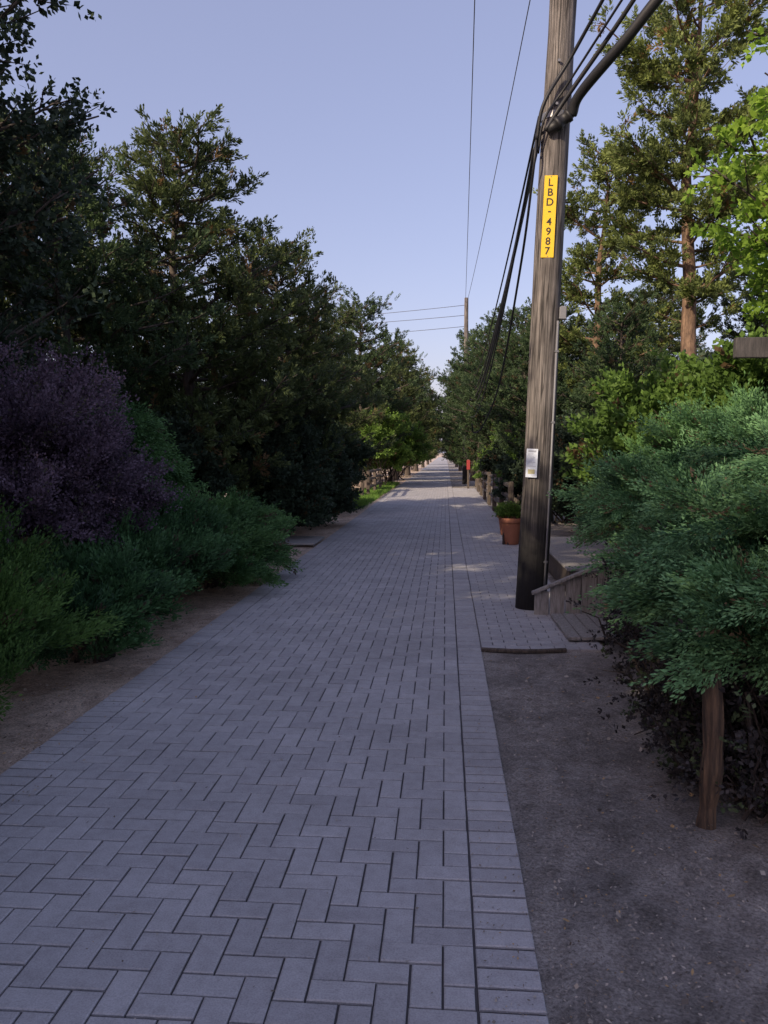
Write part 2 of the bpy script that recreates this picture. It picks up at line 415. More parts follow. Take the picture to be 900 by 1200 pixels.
LC = "dark green cedar tree beside the brick path"
GT = "cedars lining the path"
place_tree("broadleaf_tree", oakA, (-5.2, 7.0, 0), 1.0, 1.02, "tall dark leafy tree behind the purple bush")
place_tree("cedar_tree", cedA, (-4.15, 13.0, 0), .4, (1.0, 1.0, .94), "tall pointed cedar with sunlit top beside the path", GT)
place_tree("cedar_tree", cedB, (-3.6, 16.3, 0), 2.0, (.95, .95, .86), LC, GT)
place_tree("cedar_tree", cedC, (-5.2, 10.6, 0), 1.0, .9, LC, GT)
place_tree("cedar_tree", cedB, (-3.5, 22.0, 0), 4.0, .88, "slender cedar with open crown leaning over path", GT)
place_tree("cedar_tree", cedC, (-3.5, 36.0, 0), 2.4, 1.30, LC, GT)
place_tree("cedar_tree", cedA, (-2.9, 46.0, 0), 3.4, 1.08, LC, GT)
for i, (x, y, s, m) in enumerate([(-7.5, 9, 1.0, cedC), (-7.0, 14, 1.0, cedA), (-10, 12, 1.1, cedB), (-7.4, 42, 1, cedB), (-6.3, 19, .82, cedC),
                                 (-2.6, 55, 1.25, cedC), (-2.5, 68, 1.2, cedA), (-6.5, 54, 1, cedA), (-2.4, 85, 1.1, cedB), (-2.3, 105, 1.0, cedA), (-7, 75, 1, cedC), (-2.4, 130, .9, cedC)]):
    place_tree("cedar_tree", m, (x, y, 0), i * 1.7, s, "dark green cedar tree in the dense roadside wood", GT)
for i, (x, y, s, m) in enumerate([(-5.6, 2.5, .88, oakA), (-5.5, -1.2, .92, oakA), (-6.2, -5.5, .95, oakA), (-9.5, -4.5, 1.1, cedA), (-9.0, 1, 1.1, oakA), (-8.5, 5, 1.05, cedC), (-8, -11, 1.2, oakA), (-12, -2, 1.2, oakA), (-7.3, -1.8, 1, oakA), (-3.9, -3.4, .72, oakA), (-6.6, -3.6, .95, oakA), (-7.6, -7.5, 1.1, oakA), (-4.6, 0.6, .6, oakA)]):  # all out of view, added as sun blockers to keep the near path shaded
    place_tree("cedar_tree" if m is not oakA else "broadleaf_tree", m, (x, y, 0), i * 2.1, s, "dark dense unseen tree added to shade the path", GT if m is not oakA else "unseen leafy trees added to shade the path")
place_tree("pine_tree", pinA, (4.75, 16.5, 0), .5, 1.0, "tall sunlit pine with reddish trunk and layered boughs")
place_tree("pine_tree", pinB, (3.4, 18.5, 0), 2.4, .95, "slimmer sunlit pine beside the tall pine")
place_tree("cedar_tree", cedC, (2.75, 12.6, 0), .9, .60, "low dark cedar behind the utility pole", GT)
place_tree("cedar_tree", cedD, (2.4, 19, 0), 3.9, .74, LC, GT)
place_tree("cedar_tree", cedD, (2.2, 25, 0), 1.9, .86, LC, GT)
place_tree("cedar_tree", cedD, (2.0, 31, 0), 5.9, .95, LC, GT)
place_tree("cedar_tree", cedC, (1.55, 37.5, 0), 5.0, 1.05, LC, GT)
place_tree("cedar_tree", cedD, (1.6, 46, 0), .9, 1.22, LC, GT)
place_tree("broadleaf_tree", brA, (3.42, 6.9, 0), .3, 1.06, "young tree with bright yellow green sunlit leaves")
for i, (x, y, s, m) in enumerate([(7.2, 19, .85, cedB), (6.3, 24, .9, cedA), (5.2, 14, .5, cedC), (7.5, 13, .55, cedA), (5, 31, 1.0, cedC), (4.8, 40, 1.1, cedA), (1.4, 56, 1.2, cedC), (1.3, 70, 1.1, cedB), (1.2, 88, 1.0, cedA), (5.5, 55, 1.1, cedB), (6, 75, 1.1, cedC), (1.4, 110, .9, cedC), (1.6, 135, .8, cedA)]):
    place_tree("cedar_tree", m, (x, y, 0), i * 1.3 + .4, s, "dark green cedar tree in the dense roadside wood", GT)

# ------------------------------------------------------------------ shrubs
def shrub(name, lobes, n, mleaf, L=.3, Mn=20, ll=.06, lw=.015, spread=.75, upb=.5, up=.3, seed=1, stems=14, dead=.04, low=-.35, rnd=.35, zmin=.03, taper=.45, per=18, reach=(.8, 1.3), blen=.75, droop=.0, fan=.5, cvar=.17, wpow=1.0):
    """plume shrub: arching boughs each carrying many feathery sprays"""
    global R
    R = np.random.default_rng(seed)
    mb = MB(); lob = np.array(lobes, float)
    w = (lob[:, 3] * lob[:, 4] + lob[:, 3] * lob[:, 5]) ** wpow; w /= w.sum()
    nb = n // per
    k = R.choice(len(lob), nb, p=w); d = norm(R.normal(size=(nb, 3)))
    d[:, 2] = np.where(d[:, 2] < low, -d[:, 2], d[:, 2])
    rr = R.uniform(*reach, nb)
    tip = lob[k, :3] + d * lob[k, 3:6] * rr[:, None]
    dist_in = np.zeros(nb, bool)
    for q in range(len(lob)):
        dist = np.linalg.norm((tip - lob[q, :3]) / lob[q, 3:6], axis=1)
        dist_in |= (dist < .65) & (k != q) & (R.random(nb) < .7)
    tip = tip[~dist_in]; k = k[~dist_in]; d = d[~dist_in]; nb = len(tip)
    size = lob[k, 3:6].mean(1)
    bd = norm(d * [1, 1, .55] + UP * upb * .5 + R.normal(0, .25, (nb, 3)))
    start = tip - bd * (size * blen)[:, None]
    t = R.random((nb, per)) ** .7
    arch = (np.sin(t * math.pi * .9) * .10 - droop * t * t)
    C = start[:, None] + (tip - start)[:, None] * t[..., None] + UP * (arch * size[:, None])[..., None]
    tang = bd[:, None] + UP * (.35 * (1 - t) - droop * t + (upb - .3) * .5)[..., None]
    lat = R.normal(size=(nb, per, 3)) * [1, 1, .45]
    D = norm(tang) + lat * fan * (1.0 - .5 * t)[..., None]
    C = C + lat * .03
    tbb = np.clip(R.normal(.42, cvar, nb), .02, .85)[:, None] + (t - .5) * .6
    C = C.reshape(-1, 3); D = D.reshape(-1, 3); tb = np.clip(tbb.ravel(), 0, .9)
    keep = C[:, 2] > zmin
    sprays(mb, C[keep], D[keep], L, Mn, ll, lw, spread, up, 0, dead, taper, tb[keep])
    base = lob[:, :3].mean(0) * [1, 1, 0]
    for i in range(stems):
        j = R.integers(nb); e = tip[j]; b = base + np.array([R.normal(0, .12), R.normal(0, .12), -.03])
        if e[2] < .1: continue
        tt = np.linspace(0, 1, 6)[:, None]
        Q = b + (e - b) * tt + UP * .12 * np.sin(tt * 3.14) + R.normal(0, .02, (6, 3))
        tube(mb, Q, .02 * (1 - .85 * tt[:, 0]) + .002, 5, 1)
    return mb.mesh(name, [mleaf, M_twig])

def pl(name, me, loc, label, group=None, rz=0, sc=1):
    o = obj(name, me, loc=loc, label=label, cat="shrub", group=group); o.rotation_euler = (0, 0, rz); o.scale = (sc, sc, sc); return o

G = "junipers edging the path"
me = shrub("ju1", [(0, 0, .42, .5, .6, .38), (-.4, -.5, .5, .5, .5, .5), (-.35, .5, .5, .5, .5, .45), (.1, -.55, .3, .42, .4, .28)], 6200, M_yel, seed=41, L=.22, upb=.6, Mn=26, ll=.046, lw=.0105, per=30, reach=(.65, 1.45), cvar=.24, fan=.4)
pl("juniper_shrub", me, (-2.93, 4.55, 0), "green feathery juniper spreading at the path edge", G)
me = shrub("ju2", [(0, 0, .35, .5, .75, .32), (-.1, .8, .38, .5, .5, .38), (.12, -.5, .25, .35, .4, .26)], 5400, M_jund, seed=42, L=.2, cvar=.24, per=28, reach=(.65, 1.4))
pl("juniper_shrub", me, (-2.78, 6.0, 0), "dark green low spreading juniper along the sand", G)
me = shrub("ju3", [(0, 0, .52, .6, .75, .40), (.05, .7, .50, .5, .55, .38), (-.3, -.6, .5, .55, .5, .45), (.1, -.3, .3, .5, .5, .28), (.1, .9, .3, .4, .5, .28), (-.1, 1.4, .56, .5, .5, .40)], 8500, M_jun, seed=43, L=.24, cvar=.26, per=44, droop=.32, reach=(.6, 1.5), fan=.36, upb=.2, blen=1.0, up=.1)
pl("juniper_shrub", me, (-2.78, 9.1, 0), "spreading green arching juniper beside the path", G)
me = shrub("ju4", [(0, 0, .46, .6, .8, .34), (-.2, .8, .5, .5, .5, .42)], 4800, M_jund, seed=44, L=.2, cvar=.24, per=28, reach=(.65, 1.4))
pl("juniper_shrub", me, (-2.85, 7.5, 0), "dark shaded juniper below the purple bush", G)
me = shrub("purple", [(0, 0, 1.45, .85, .85, .85), (.45, .2, 1.3, .5, .55, .5), (-.6, -.3, 1.75, .6, .6, .65), (.25, -.4, 1.05, .5, .5, .5), (.45, .5, .95, .45, .5, .45)], 11500, M_purple, seed=45, L=.25, Mn=22, ll=.036, lw=.019, spread=1.4, upb=.45, stems=60, rnd=.5, zmin=.35, per=34, reach=(.6, 1.45), fan=.32, blen=1.15, droop=.2, cvar=.2)
pl("purple_barberry_bush", me, (-3.62, 6.5, 0), "large purple leaved barberry bush above the junipers")
me = shrub("blue", [(0, 0, 1.5, .55, .65, .55), (.1, .5, 1.1, .5, .5, .5), (-.5, .2, 1.8, .5, .5, .55)], 5000, M_jun, seed=46, L=.28, upb=.1, up=-.3, ll=.07, droop=.35)
pl("juniper_shrub", me, (-3.95, 9.3, 0), "tall blue green drooping juniper behind purple bush", G)
broad = shrub("leafy", [(0, 0, 1.3, .85, 1.0, 1.0), (.2, .8, .9, .7, .7, .7), (-.2, -.9, 1.2, .7, .7, .8), (.2, -.2, .5, .75, 1.0, .5)], 7500, M_oak, seed=47, L=.24, Mn=12, ll=.085, lw=.052, spread=1.5, upb=.2)
DS = "dark shrubs under the trees"
for x, y, s, rz in [(-3.2, 14.6, .95, 0), (-3.1, 17.4, .95, .5), (-4.6, 11.8, .9, 1.2), (-3.6, 20.5, .95, 2), (-5.6, 15, 1.1, 3), (-3.5, 23.0, .75, 3), (-6, 9.5, 1.2, 1), (-3.9, .5, 1.35, 0), (-3.8, -1.6, 1.4, 2), (-3.9, 2.6, 1.2, 1)]:  # last three are out of view, added to block sun from the near path
    pl("leafy_shrub", broad, (x, y, 0), "dense dark green shrub under the cedars or added out of view for shade", DS, rz, s)
green = shrub("leafy2", [(0, 0, 1.3, .75, .85, .9), (.3, .5, .8, .6, .6, .6), (-.3, -.5, 1.0, .6, .6, .7)], 4200, M_shrub, seed=48, L=.24, Mn=12, ll=.09, lw=.045, spread=1.4, upb=.3)
GS = "green shrubs beside the path"
for x, y, s, rz in [(-4.3, 31.0, .8, 0), (-4.2, 38, 1.1, 1), (-3, 47, 1.5, 2), (-2.9, 52, 1.2, 0), (-3, 60, 1.5, 3), (-2.9, 72, 1.5, 1), (2.7, 30, 1.1, 2), (2.2, 47, 1.3, 1), (2.0, 62, 1.4, 0), (2.6, 9.8, 1.05, .6), (3.4, 8.7, 1.1, 2), (2.6, 22, 1.0, 3)]:
    pl("leafy_shrub", green, (x, y, 0), "fresh green leafy shrub beside the path", GS, rz, s)
yellow = shrub("leafy3", [(0, 0, 1.35, .75, .85, .9), (.3, .5, .8, .6, .6, .6), (-.3, -.5, 1.0, .6, .6, .7)], 3200, M_soft, seed=49, L=.24, Mn=12, ll=.09, lw=.045, spread=1.4, upb=.3)
pl("leafy_shrub", yellow, (-2.95, 35.5, 0), "bright yellow green bush catching the sun", GS, 0, 1.35)
pl("leafy_shrub", yellow, (-2.85, 40.5, 0), "bright yellow green bush catching the sun", GS, 2, 1.5)
for x, y, s, rz in [(2.7, 15.5, .9, 0), (2.75, 18.5, .9, 2), (2.7, 27, 1.0, 1), (4.2, 12, 1.15, .7), (6, 14.5, 1.2, 1.5), (2.8, 38, 1.2, .4), (5.8, 10, 1.2, .4), (7.5, 17, 1.3, .9)]:
    pl("leafy_shrub", broad, (x, y, 0), "dense dark green shrub under the cedars or added out of view for shade", DS, rz, s)

me = shrub("rj1", [(0, 0, 1.12, .55, .6, .33), (.5, -.35, 1.38, .6, .6, .34), (-.28, -.45, .92, .34, .38, .20), (-.34, -.80, .80, .28, .30, .15), (-.02, -.90, .90, .38, .34, .20), (.3, -.75, 1.12, .40, .35, .24), (.6, .4, 1.55, .6, .6, .30), (.85, -.7, .98, .6, .5, .38)], 13000, M_junblue, seed=51, L=.22, Mn=28, ll=.040, lw=.0095, spread=.55, upb=.08, low=-.7, per=54, reach=(.55, 1.55), droop=.24, cvar=.34, fan=.36, blen=1.2, wpow=.6, up=.0)
rj1 = pl("juniper_shrub", me, (1.72, 4.35, 0), "large blue green feathery juniper over bare twigs", G)
me = shrub("rj2", [(0, 0, 1.1, .6, .6, .42), (-.15, .5, 1.15, .5, .6, .30), (.6, .3, 1.52, .7, .7, .32), (.1, -.5, .9, .5, .45, .32), (.5, 0, .8, .6, .6, .5)], 11000, M_junblue, seed=52, L=.24, Mn=26, ll=.045, lw=.0105, spread=.55, upb=.12, low=-.7, per=52, reach=(.55, 1.6), droop=.24, cvar=.34, fan=.36, blen=1.2, up=.0)
rj2 = pl("juniper_shrub", me, (1.86, 6.3, 0), "broad blue green juniper beside the utility pole", G)
me = shrub("rj3", [(0, 0, 1.4, .7, .7, .45), (.8, -.3, 1.45, .7, .7, .45), (1.3, .5, 1.5, .7, .7, .45), (.3, 0, .8, .8, .7, .6)], 8000, M_jun, seed=53, L=.24, Mn=20, ll=.055, lw=.014, upb=.6, per=30, reach=(.7, 1.4), cvar=.26)
pl("juniper_shrub", me, (2.6, 7.4, 0), "tall green juniper hedge behind the bank", G)
def dry(name, cx, cy, rx, ry, h, n, seed, parent):
    global R
    R = np.random.default_rng(seed); mb = MB()
    C = []; D = []
    for i in range(n):
        b = np.array([cx + R.uniform(-rx, rx) * .75, cy + R.uniform(-ry, ry) * .8, -.02]); a = R.uniform(0, 6.28); l = R.uniform(.2, .6)
        e = b + np.array([math.cos(a) * l * .75, math.sin(a) * l * .75, R.uniform(.08, h)])
        t = np.linspace(0, 1, 6)[:, None]
        Q = b + (e - b) * t + UP * R.uniform(-.05, .15) * np.sin(t * 3.14) + R.normal(0, .018, (6, 3)); Q[:, 2] = np.maximum(Q[:, 2], .01)
        tube(mb, Q, R.uniform(.004, .012) * (1 - .8 * t[:, 0]) + .0015, 4, 1)
        for q in range(13):
            C.append(Q[R.integers(1, 6)] + R.normal(0, .06, 3)); D.append((e - b) * .6 + R.normal(0, .4, 3))
    C = np.array(C); C[:, 2] = np.maximum(C[:, 2], .03)
    sprays(mb, C, D, .16, 16, .036, .017, 1.2, 0, 0, .14)
    o = obj("dry_branches", mb.mesh(name, [M_dry, M_twig]), parent=parent)
    o.location = (-parent.location[0], -parent.location[1], 0)
    o["label"] = "tangle of bare dark purple brown twigs"
dry("dry1", 1.95, 4.28, .88, 1.12, .90, 560, 61, rj1)
dry("dry2", 2.05, 6.0, .7, .9, .8, 300, 62, rj2)

R = np.random.default_rng(70); mb = MB()
n = 5200; C = np.stack([R.uniform(-3.3, -2.28, n), R.uniform(22, 40, n), np.zeros(n)], -1)
sprays(mb, C, np.tile(UP, (n, 1)) + R.normal(0, .35, (n, 3)), .08, 5, .16, .012, .5, .2)
obj("grass_verge", mb.mesh("grass_verge", [M_grass]), label="sunlit green grass along the path edge", cat="grass", kind="stuff")

R = np.random.default_rng(71); mb = MB()
def scat(n, x0, x1, y0, y1, s, z=.012):
    c = np.stack([R.uniform(x0, x1, n), y0 + (y1 - y0) * R.random(n) ** 1.3, z + R.uniform(0, .006, n)], -1)
    a = R.uniform(0, 6.28, n); l = s * R.uniform(.4, 1.4, n); w = l * R.uniform(.15, .7, n)
    d = np.stack([np.cos(a), np.sin(a), R.normal(0, .25, n)], -1); sd = np.stack([-np.sin(a), np.cos(a), R.normal(0, .35, n)], -1)
    V = np.stack([c - d * l[:, None] / 2, c + sd * w[:, None] / 2, c + d * l[:, None] / 2, c - sd * w[:, None] / 2], 1).reshape(-1, 3)
    tt = np.stack([R.random(n), (R.random(n) < .1) * 1.0], -1)
    mb.add(V, np.arange(len(V)).reshape(-1, 4), 0, np.repeat(tt, 4, 0))
scat(14000, .33, 2.6, 1.6, 6.3, .012)
scat(1500, .40, 2.6, 1.6, 6.3, .026)
scat(6000, -3.3, -2.22, 3, 14, .020)
scat(320, -2.2, .3, 1.5, 12, .014, .010)
scat(1100, .12, .42, 1.5, 6.5, .010, .009)
scat(1100, -2.35, -1.9, 3, 12, .014, .010)
obj("leaf_litter", mb.mesh("leaf_litter", [M_litter]), label="scattered dry leaf bits and grit on soil", cat="leaf litter", kind="stuff")

# ------------------------------------------------------------------ utility pole
def text_mesh(s, size):
    cu = bpy.data.curves.new("t", 'FONT'); cu.body = s; cu.size = size; cu.align_x = 'CENTER'; cu.align_y = 'CENTER'; cu.extrude = .0012; cu.offset = .0012
    o = bpy.data.objects.new("t", cu); col.objects.link(o); bpy.context.view_layer.update()
    me = bpy.data.meshes.new_from_object(o.evaluated_get(bpy.context.evaluated_depsgraph_get())); bpy.data.objects.remove(o)
    n = len(me.vertices); co = np.empty(n * 3, np.float32); me.vertices.foreach_get("co", co); co = co.reshape(-1, 3)
    co[:, :2] -= (co[:, :2].max(0) + co[:, :2].min(0)) / 2; me.vertices.foreach_set("co", co.ravel()); me.update()
    return me

PX, PY = .88, 8.25
LEAN = .038
def pole(loc, h, r0, r1, label, lean=0.0):
    e = obj("utility_pole", None, loc=loc, label=label, cat="utility pole", group="utility poles along the path")
    e.rotation_euler = (0, lean, 0)
    mb = MB(); z = np.linspace(-.15, h, 24); rr = np.random.default_rng(4)
    P = np.stack([.008 * np.sin(z * 1.3), .008 * np.cos(z * .9), z], -1)
    tube(mb, P, np.linspace(r0, r1, 24) + rr.normal(0, .0015, 24), 22, cap=True)
    me = mb.mesh("shaft", [M_pole], True); obj("shaft", me, parent=e)
    return e
p1 = pole((PX, PY, 0), 9.4, .158, .112, "tall weathered wooden utility pole with tarred base", LEAN)
p2 = pole((1.0, 41, 0), 9.3, .15, .10, "distant grey wooden utility pole among trees", 0)
mb = MB()
tube(mb, [(.115, -.115, .03), (.115, -.115, 1.2), (.108, -.11, 2.9)], .011, 8, cap=True)
obj("conduit", mb.mesh("conduit", [M_grey, M_steel], True), parent=p1)
for z in (.5, 1.2, 1.9, 2.6):
    mb = MB(); box(mb, (.112, -.11, z), (.045, .03, .025)); obj("strap", mb.mesh("strap", [M_steel]), parent=p1)
mb = MB(); box(mb, (.155, -.08, 2.98), (.07, .07, .13), bev=.008)
obj("junction_box", mb.mesh("jb", [M_grey]), parent=p1)
for z in (4.70, 4.95, 5.35):
    mb = MB(); tube(mb, [(-.02, -.165, z), (-.02, -.152, z), (-.02, -.147, z), (-.02, .16, z)], [.014, .014, .009, .009], 8, cap=True)
    obj("bolt", mb.mesh("bolt", [M_steel]), parent=p1)
mb = MB()
tube(mb, [(0, 0, 4.84), (0, 0, 4.90)], .145, 20)
obj("steel_band", mb.mesh("band", [M_steel]), parent=p1)
mb = MB(); box(mb, (-.35, -.14, 8.85), (1.5, .09, .11), bev=.008)
obj("crossarm", mb.mesh("crossarm", [M_wood]), parent=p1)
for x in (-.9, .15):
    mb = MB(); tube(mb, [(x, -.14, 8.9), (x, -.14, 8.96), (x, -.14, 8.965), (x, -.14, 9.0), (x, -.14, 9.03)], [.012, .012, .04, .045, .02], 12, cap=True)
    obj("insulator", mb.mesh("insulator", [M_grey], True), parent=p1)

def onpole(lx, ly, z):
    return (PX + lx * math.cos(LEAN) + z * math.sin(LEAN), PY + ly, z * math.cos(LEAN) - lx * math.sin(LEAN))
mb = MB()
a = np.array(onpole(-.10, -.18, 4.68)); b = np.array(onpole(.14, -.22, 4.85))
t2 = np.array([0, .2, .35, .36, .46, .47, .74, .75, .84, .85, 1]); rad = .78 * np.array([.045, .06, .068, .085, .085, .07, .068, .082, .082, .06, .045])
tube(mb, a + (b - a) * t2[:, None], rad, 14, cap=True)
obj("cable_splice", mb.mesh("splice", [M_black], True), label="thick black cable splice clamped on the pole", cat="cable splice")

e = obj("pole_tag", None, loc=onpole(-.035, -.145, 3.89), label="yellow vertical tag with black characters LBD-4987", cat="sign"); e.rotation_euler = (0, LEAN, math.radians(-6))
mb = MB(); box(mb, (0, 0, 0), (.124, .006, .78), bev=.002); obj("plate", mb.mesh("plate", [M_yellow]), parent=e)
for i, ch in enumerate("LBD-4987"):
    me = text_mesh(ch, .100); o = obj("character", me, parent=e, loc=(0, -.0045, .325 - i * .093)); o.rotation_euler = (math.radians(90), 0, 0)
    me.materials.clear(); me.materials.append(M_ink)
for z in (.378, -.378):
    mb = MB(); tube(mb, [(0, -.002, z), (0, -.007, z)], .005, 8, cap=True)
    obj("nail", mb.mesh("nail", [M_steel]), parent=e)

e = obj("paper_notice", None, loc=onpole(-.080, -.152, 1.49), label="small pale paper notice stapled on the pole", cat="notice"); e.rotation_euler = (0, LEAN, math.radians(-20))
mb = MB(); box(mb, (0, 0, 0), (.115, .003, .285), bev=.001); obj("sheet", mb.mesh("sheet", [M_paper]), parent=e)
mb = MB(); rr = random.Random(3)
z = .11
box(mb, (0, -.0025, .118), (.08, .001, .018), m=0, bev=.0003)
while z > -.03:
    z -= .013; w = rr.uniform(.05, .09); box(mb, (-.045 + w / 2, -.0025, z), (w, .001, .003), bev=.0003)
box(mb, (0, -.0025, -.085), (.07, .001, .045), m=1, bev=.0003)
obj("print", mb.mesh("print", [plain("grey_print", (.32, .34, .42)), plain("ochre_print", (.45, .42, .25))]), parent=e)

def cable(name, pts, r, label, cat="cable", sag=0, group=None, mat=None, n=28):
    P = np.array(pts, float)
    if len(P) > 2:
        Q = []; E = np.vstack([2 * P[0] - P[1], P, 2 * P[-1] - P[-2]])
        for i in range(1, len(E) - 2):
            for t in np.linspace(0, 1, 9)[:-1]:
                a, b, c, d = E[i - 1:i + 3]
                Q.append(.5 * ((2 * b) + (-a + c) * t + (2 * a - 5 * b + 4 * c - d) * t * t + (-a + 3 * b - 3 * c + d) * t ** 3))
        Q.append(P[-1]); P = np.array(Q)
    else:
        t = np.linspace(0, 1, n)[:, None]; P = P[0] + (P[1] - P[0]) * t - UP * sag * 4 * t * (1 - t)
    mb = MB(); tube(mb, P, r, 8, cap=True)
    obj(name, mb.mesh(name, [mat or M_black], True), label=label, cat=cat, group=group)
GC = "cables strung between the poles"
cable("power_wire", [onpole(-.9, -.14, 9.03), (.95, 41, 9.1)], .009, "thin overhead power wire between two poles", sag=.25, group=GC, mat=M_wire)
cable("power_wire", [onpole(.15, -.14, 9.03), (1.03, 41, 9.1)], .009, "thin overhead power wire between two poles", sag=.3, group=GC, mat=M_wire)
for i, (dx, z0, z1, sg, r) in enumerate([(-.17, 4.66, 4.9, 1.45, .024), (-.19, 4.60, 4.8, 1.62, .018), (-.15, 4.74, 5.0, 1.28, .016), (-.18, 4.84, 5.15, 1.05, .012), (-.21, 4.54, 4.6, 1.85, .014)]):
    cable("overhead_cable", [onpole(dx, -.12, z0), (.94, 41, z1)], r, "black communication cable sagging along the path", sag=sg, group=GC)
cable("thick_cable", [onpole(.12, -.22, 4.82), (1.24, 7.9, 4.95), (1.55, 7.45, 5.2), (2.15, 6.9, 5.75), (4.5, 5.0, 7.6)], .050, "thick black bundled cable rising from the pole")
cable("overhead_cable", [onpole(-.12, -.2, 4.68), onpole(.05, -.26, 4.95), (1.55, 7.5, 5.45), (2.1, 6.6, 6.1), (3.5, 4.6, 7.6)], .022, "black cable crossing in front of the pole", group=GC)
cable("overhead_cable", [onpole(-.19, -.12, 4.62), onpole(-.14, -.2, 4.95), onpole(.12, -.3, 5.4), (1.6, 7.0, 5.95), (2.3, 5.4, 7.2)], .018, "black cable crossing in front of the pole", group=GC)
cable("overhead_cable", [onpole(-.17, -.1, 4.5), onpole(-.13, -.2, 4.8), onpole(.1, -.26, 5.15), (1.75, 6.8, 5.75), (2.9, 4.9, 7.0)], .012, "thin black cable crossing in front of the pole", group=GC)
cable("overhead_cable", [onpole(-.19, -.1, 4.7), onpole(-.21, -.12, 4.3), (.8, 9.0, 3.6), (.78, 12, 2.6), (.64, 14.2, 2.05), (.50, 14.5, 1.95), (.46, 14.3, 2.1)], .013, "loose black cable hanging below the bundle", group=GC)
for z0, z1 in ((8.95, 8.8), (8.45, 8.6), (7.9, 7.9)):
    cable("power_wire", [(1.0, 41, z0), (-22, 46, z1)], .012, "thin wire crossing the path from distant pole", sag=.3, group="wires crossing the path", mat=M_wire)

# ------------------------------------------------------------------ wooden steps / side wall near the pole
e = obj("wooden_ramp", None, loc=(0, 0, 0), label="low weathered board side wall and ramp by pole", cat="ramp")
mb = MB(); x = .95
while x < 1.58:
    hgt = .20 + (x - .87) * .46
    box(mb, (x, 7.90 - (x - 1) * .1, hgt / 2), (.140, .028, hgt), bev=.004); x += .150
obj("side_boards", mb.mesh("side_boards", [M_wood]), parent=e)
mb = MB(); an = math.atan(.46)
box(mb, (1.215, 7.86, .385), (.80, .085, .03), ry=-an, rz=-.1, bev=.005)
obj("cap_board", mb.mesh("cap", [M_wood]), parent=e)
mb = MB()
for i in range(4):
    box(mb, (1.08 + i * .115, 7.25 + i * .01, .034), (.105, 1.0, .03), rz=.02, bev=.005)
obj("ramp_boards", mb.mesh("rampb", [M_wood]), parent=e)
e = obj("wooden_deck", None, loc=(0, 0, 0), label="raised weathered plank deck behind the ramp", cat="deck")
mb = MB(); y = 9.0
while y < 12.4:
    box(mb, (2.0, y, .30), (1.3, .135, .03), bev=.005); y += .142
obj("deck_boards", mb.mesh("deckb", [M_wood]), parent=e)
mb = MB(); box(mb, (1.40, 10.7, .14), (.04, 3.5, .27)); box(mb, (2.0, 8.92, .14), (1.26, .04, .27))
obj("skirt", mb.mesh("skirt", [M_wooddark]), parent=e)
mb = MB()
t = np.linspace(0, 1, 9)
tube(mb, np.stack([.30 + t * .68, 6.45 - .05 * np.sin(t * 3.14) + .03 * t, np.full(9, .004)], -1), .019, 6, cap=True)
obj("timber_edging", mb.mesh("edging", [M_wooddark]), label="thin curved dark edging at the end of pavers", cat="edging")

mb = MB(); rr = np.random.default_rng(9)
z = np.linspace(-.1, .70, 10); P = np.stack([.015 * np.sin(z * 5), .01 * np.cos(z * 6), z], -1)
tube(mb, P, .042 + rr.normal(0, .005, 10), 9, cap=True)
obj("wooden_post", mb.mesh("wpost", [M_stump], False), loc=(1.13, 3.44, 0), label="rough split wooden post under the juniper", cat="post")

# ------------------------------------------------------------------ pots
def lathe(mb, prof, sides=28, m=0):
    r = np.array([q[0] for q in prof])
    a = np.linspace(0, 2 * math.pi, sides, endpoint=False)
    V = np.stack([r[:, None] * np.cos(a), r[:, None] * np.sin(a), np.repeat(np.array([q[1] for q in prof])[:, None], sides, 1)], -1).reshape(-1, 3)
    i = np.arange(len(prof) - 1)[:, None] * sides; j = np.arange(sides)[None]; k = (j + 1) % sides
    mb.add(V, np.stack([i + j, i + k, i + sides + k, i + sides + j], -1).reshape(-1, 4), m)
def pot(loc, s, seed, label):
    e = obj("plant_pot", None, loc=loc, label=label, cat="plant pot", group="terracotta pots beside the path"); e.scale = (s, s, s)
    mb = MB(); lathe(mb, [(.001, .0), (.13, .0), (.135, .01), (.19, .40), (.19, .405), (.215, .41), (.222, .42), (.225, .49), (.215, .50), (.20, .498), (.195, .44), (.001, .44)])
    obj("pot", mb.mesh("pot", [M_terra], True), parent=e)
    mb = MB(); lathe(mb, [(.192, .455), (.1, .465), (.001, .46)]); obj("soil", mb.mesh("soil", [M_soil], True), parent=e)
    obj("plant", shrub("potplant", [(0, 0, .54, .16, .16, .10)], 420, M_shrub, L=.12, Mn=10, ll=.06, lw=.02, spread=1.0, seed=seed, stems=6), parent=e)
pot((1.15, 14.0, .008), .92, 5, "terracotta pot with green plant on the pavers")
pot((1.18, 15.6, .008), .8, 6, "smaller terracotta pot with green plant by fence")

# ------------------------------------------------------------------ fences
def fence(p0, p1, n, label, h=1.0):
    e = obj("split_rail_fence", None, loc=(p0[0], p0[1], 0), label=label, cat="fence", group="split rail fences beside the path")
    d = np.array([p1[0] - p0[0], p1[1] - p0[1], 0.0]); rr = random.Random(n)
    for i in range(n + 1):
        mb = MB(); q = d * i / n; box(mb, (q[0], q[1], h / 2 - .05), (.11, .10, h + .1), rz=rr.uniform(-.2, .2), rx=rr.uniform(-.02, .02), bev=.015)
        obj("post", mb.mesh("post", [M_wooddark]), parent=e)
    for i in range(n):
        for z in (.35, .65, .9):
            if z > h: continue
            mb = MB(); a = d * i / n; b = d * (i + 1) / n; t = np.linspace(0, 1, 5)[:, None]
            P = a + (b - a) * t + UP * (z + rr.uniform(-.02, .02)) + UP * .015 * np.sin(t * 5)
            tube(mb, P, [.035, .052, .055, .05, .035], 6, cap=True)
            obj("rail", mb.mesh("rail", [M_wooddark]), parent=e)
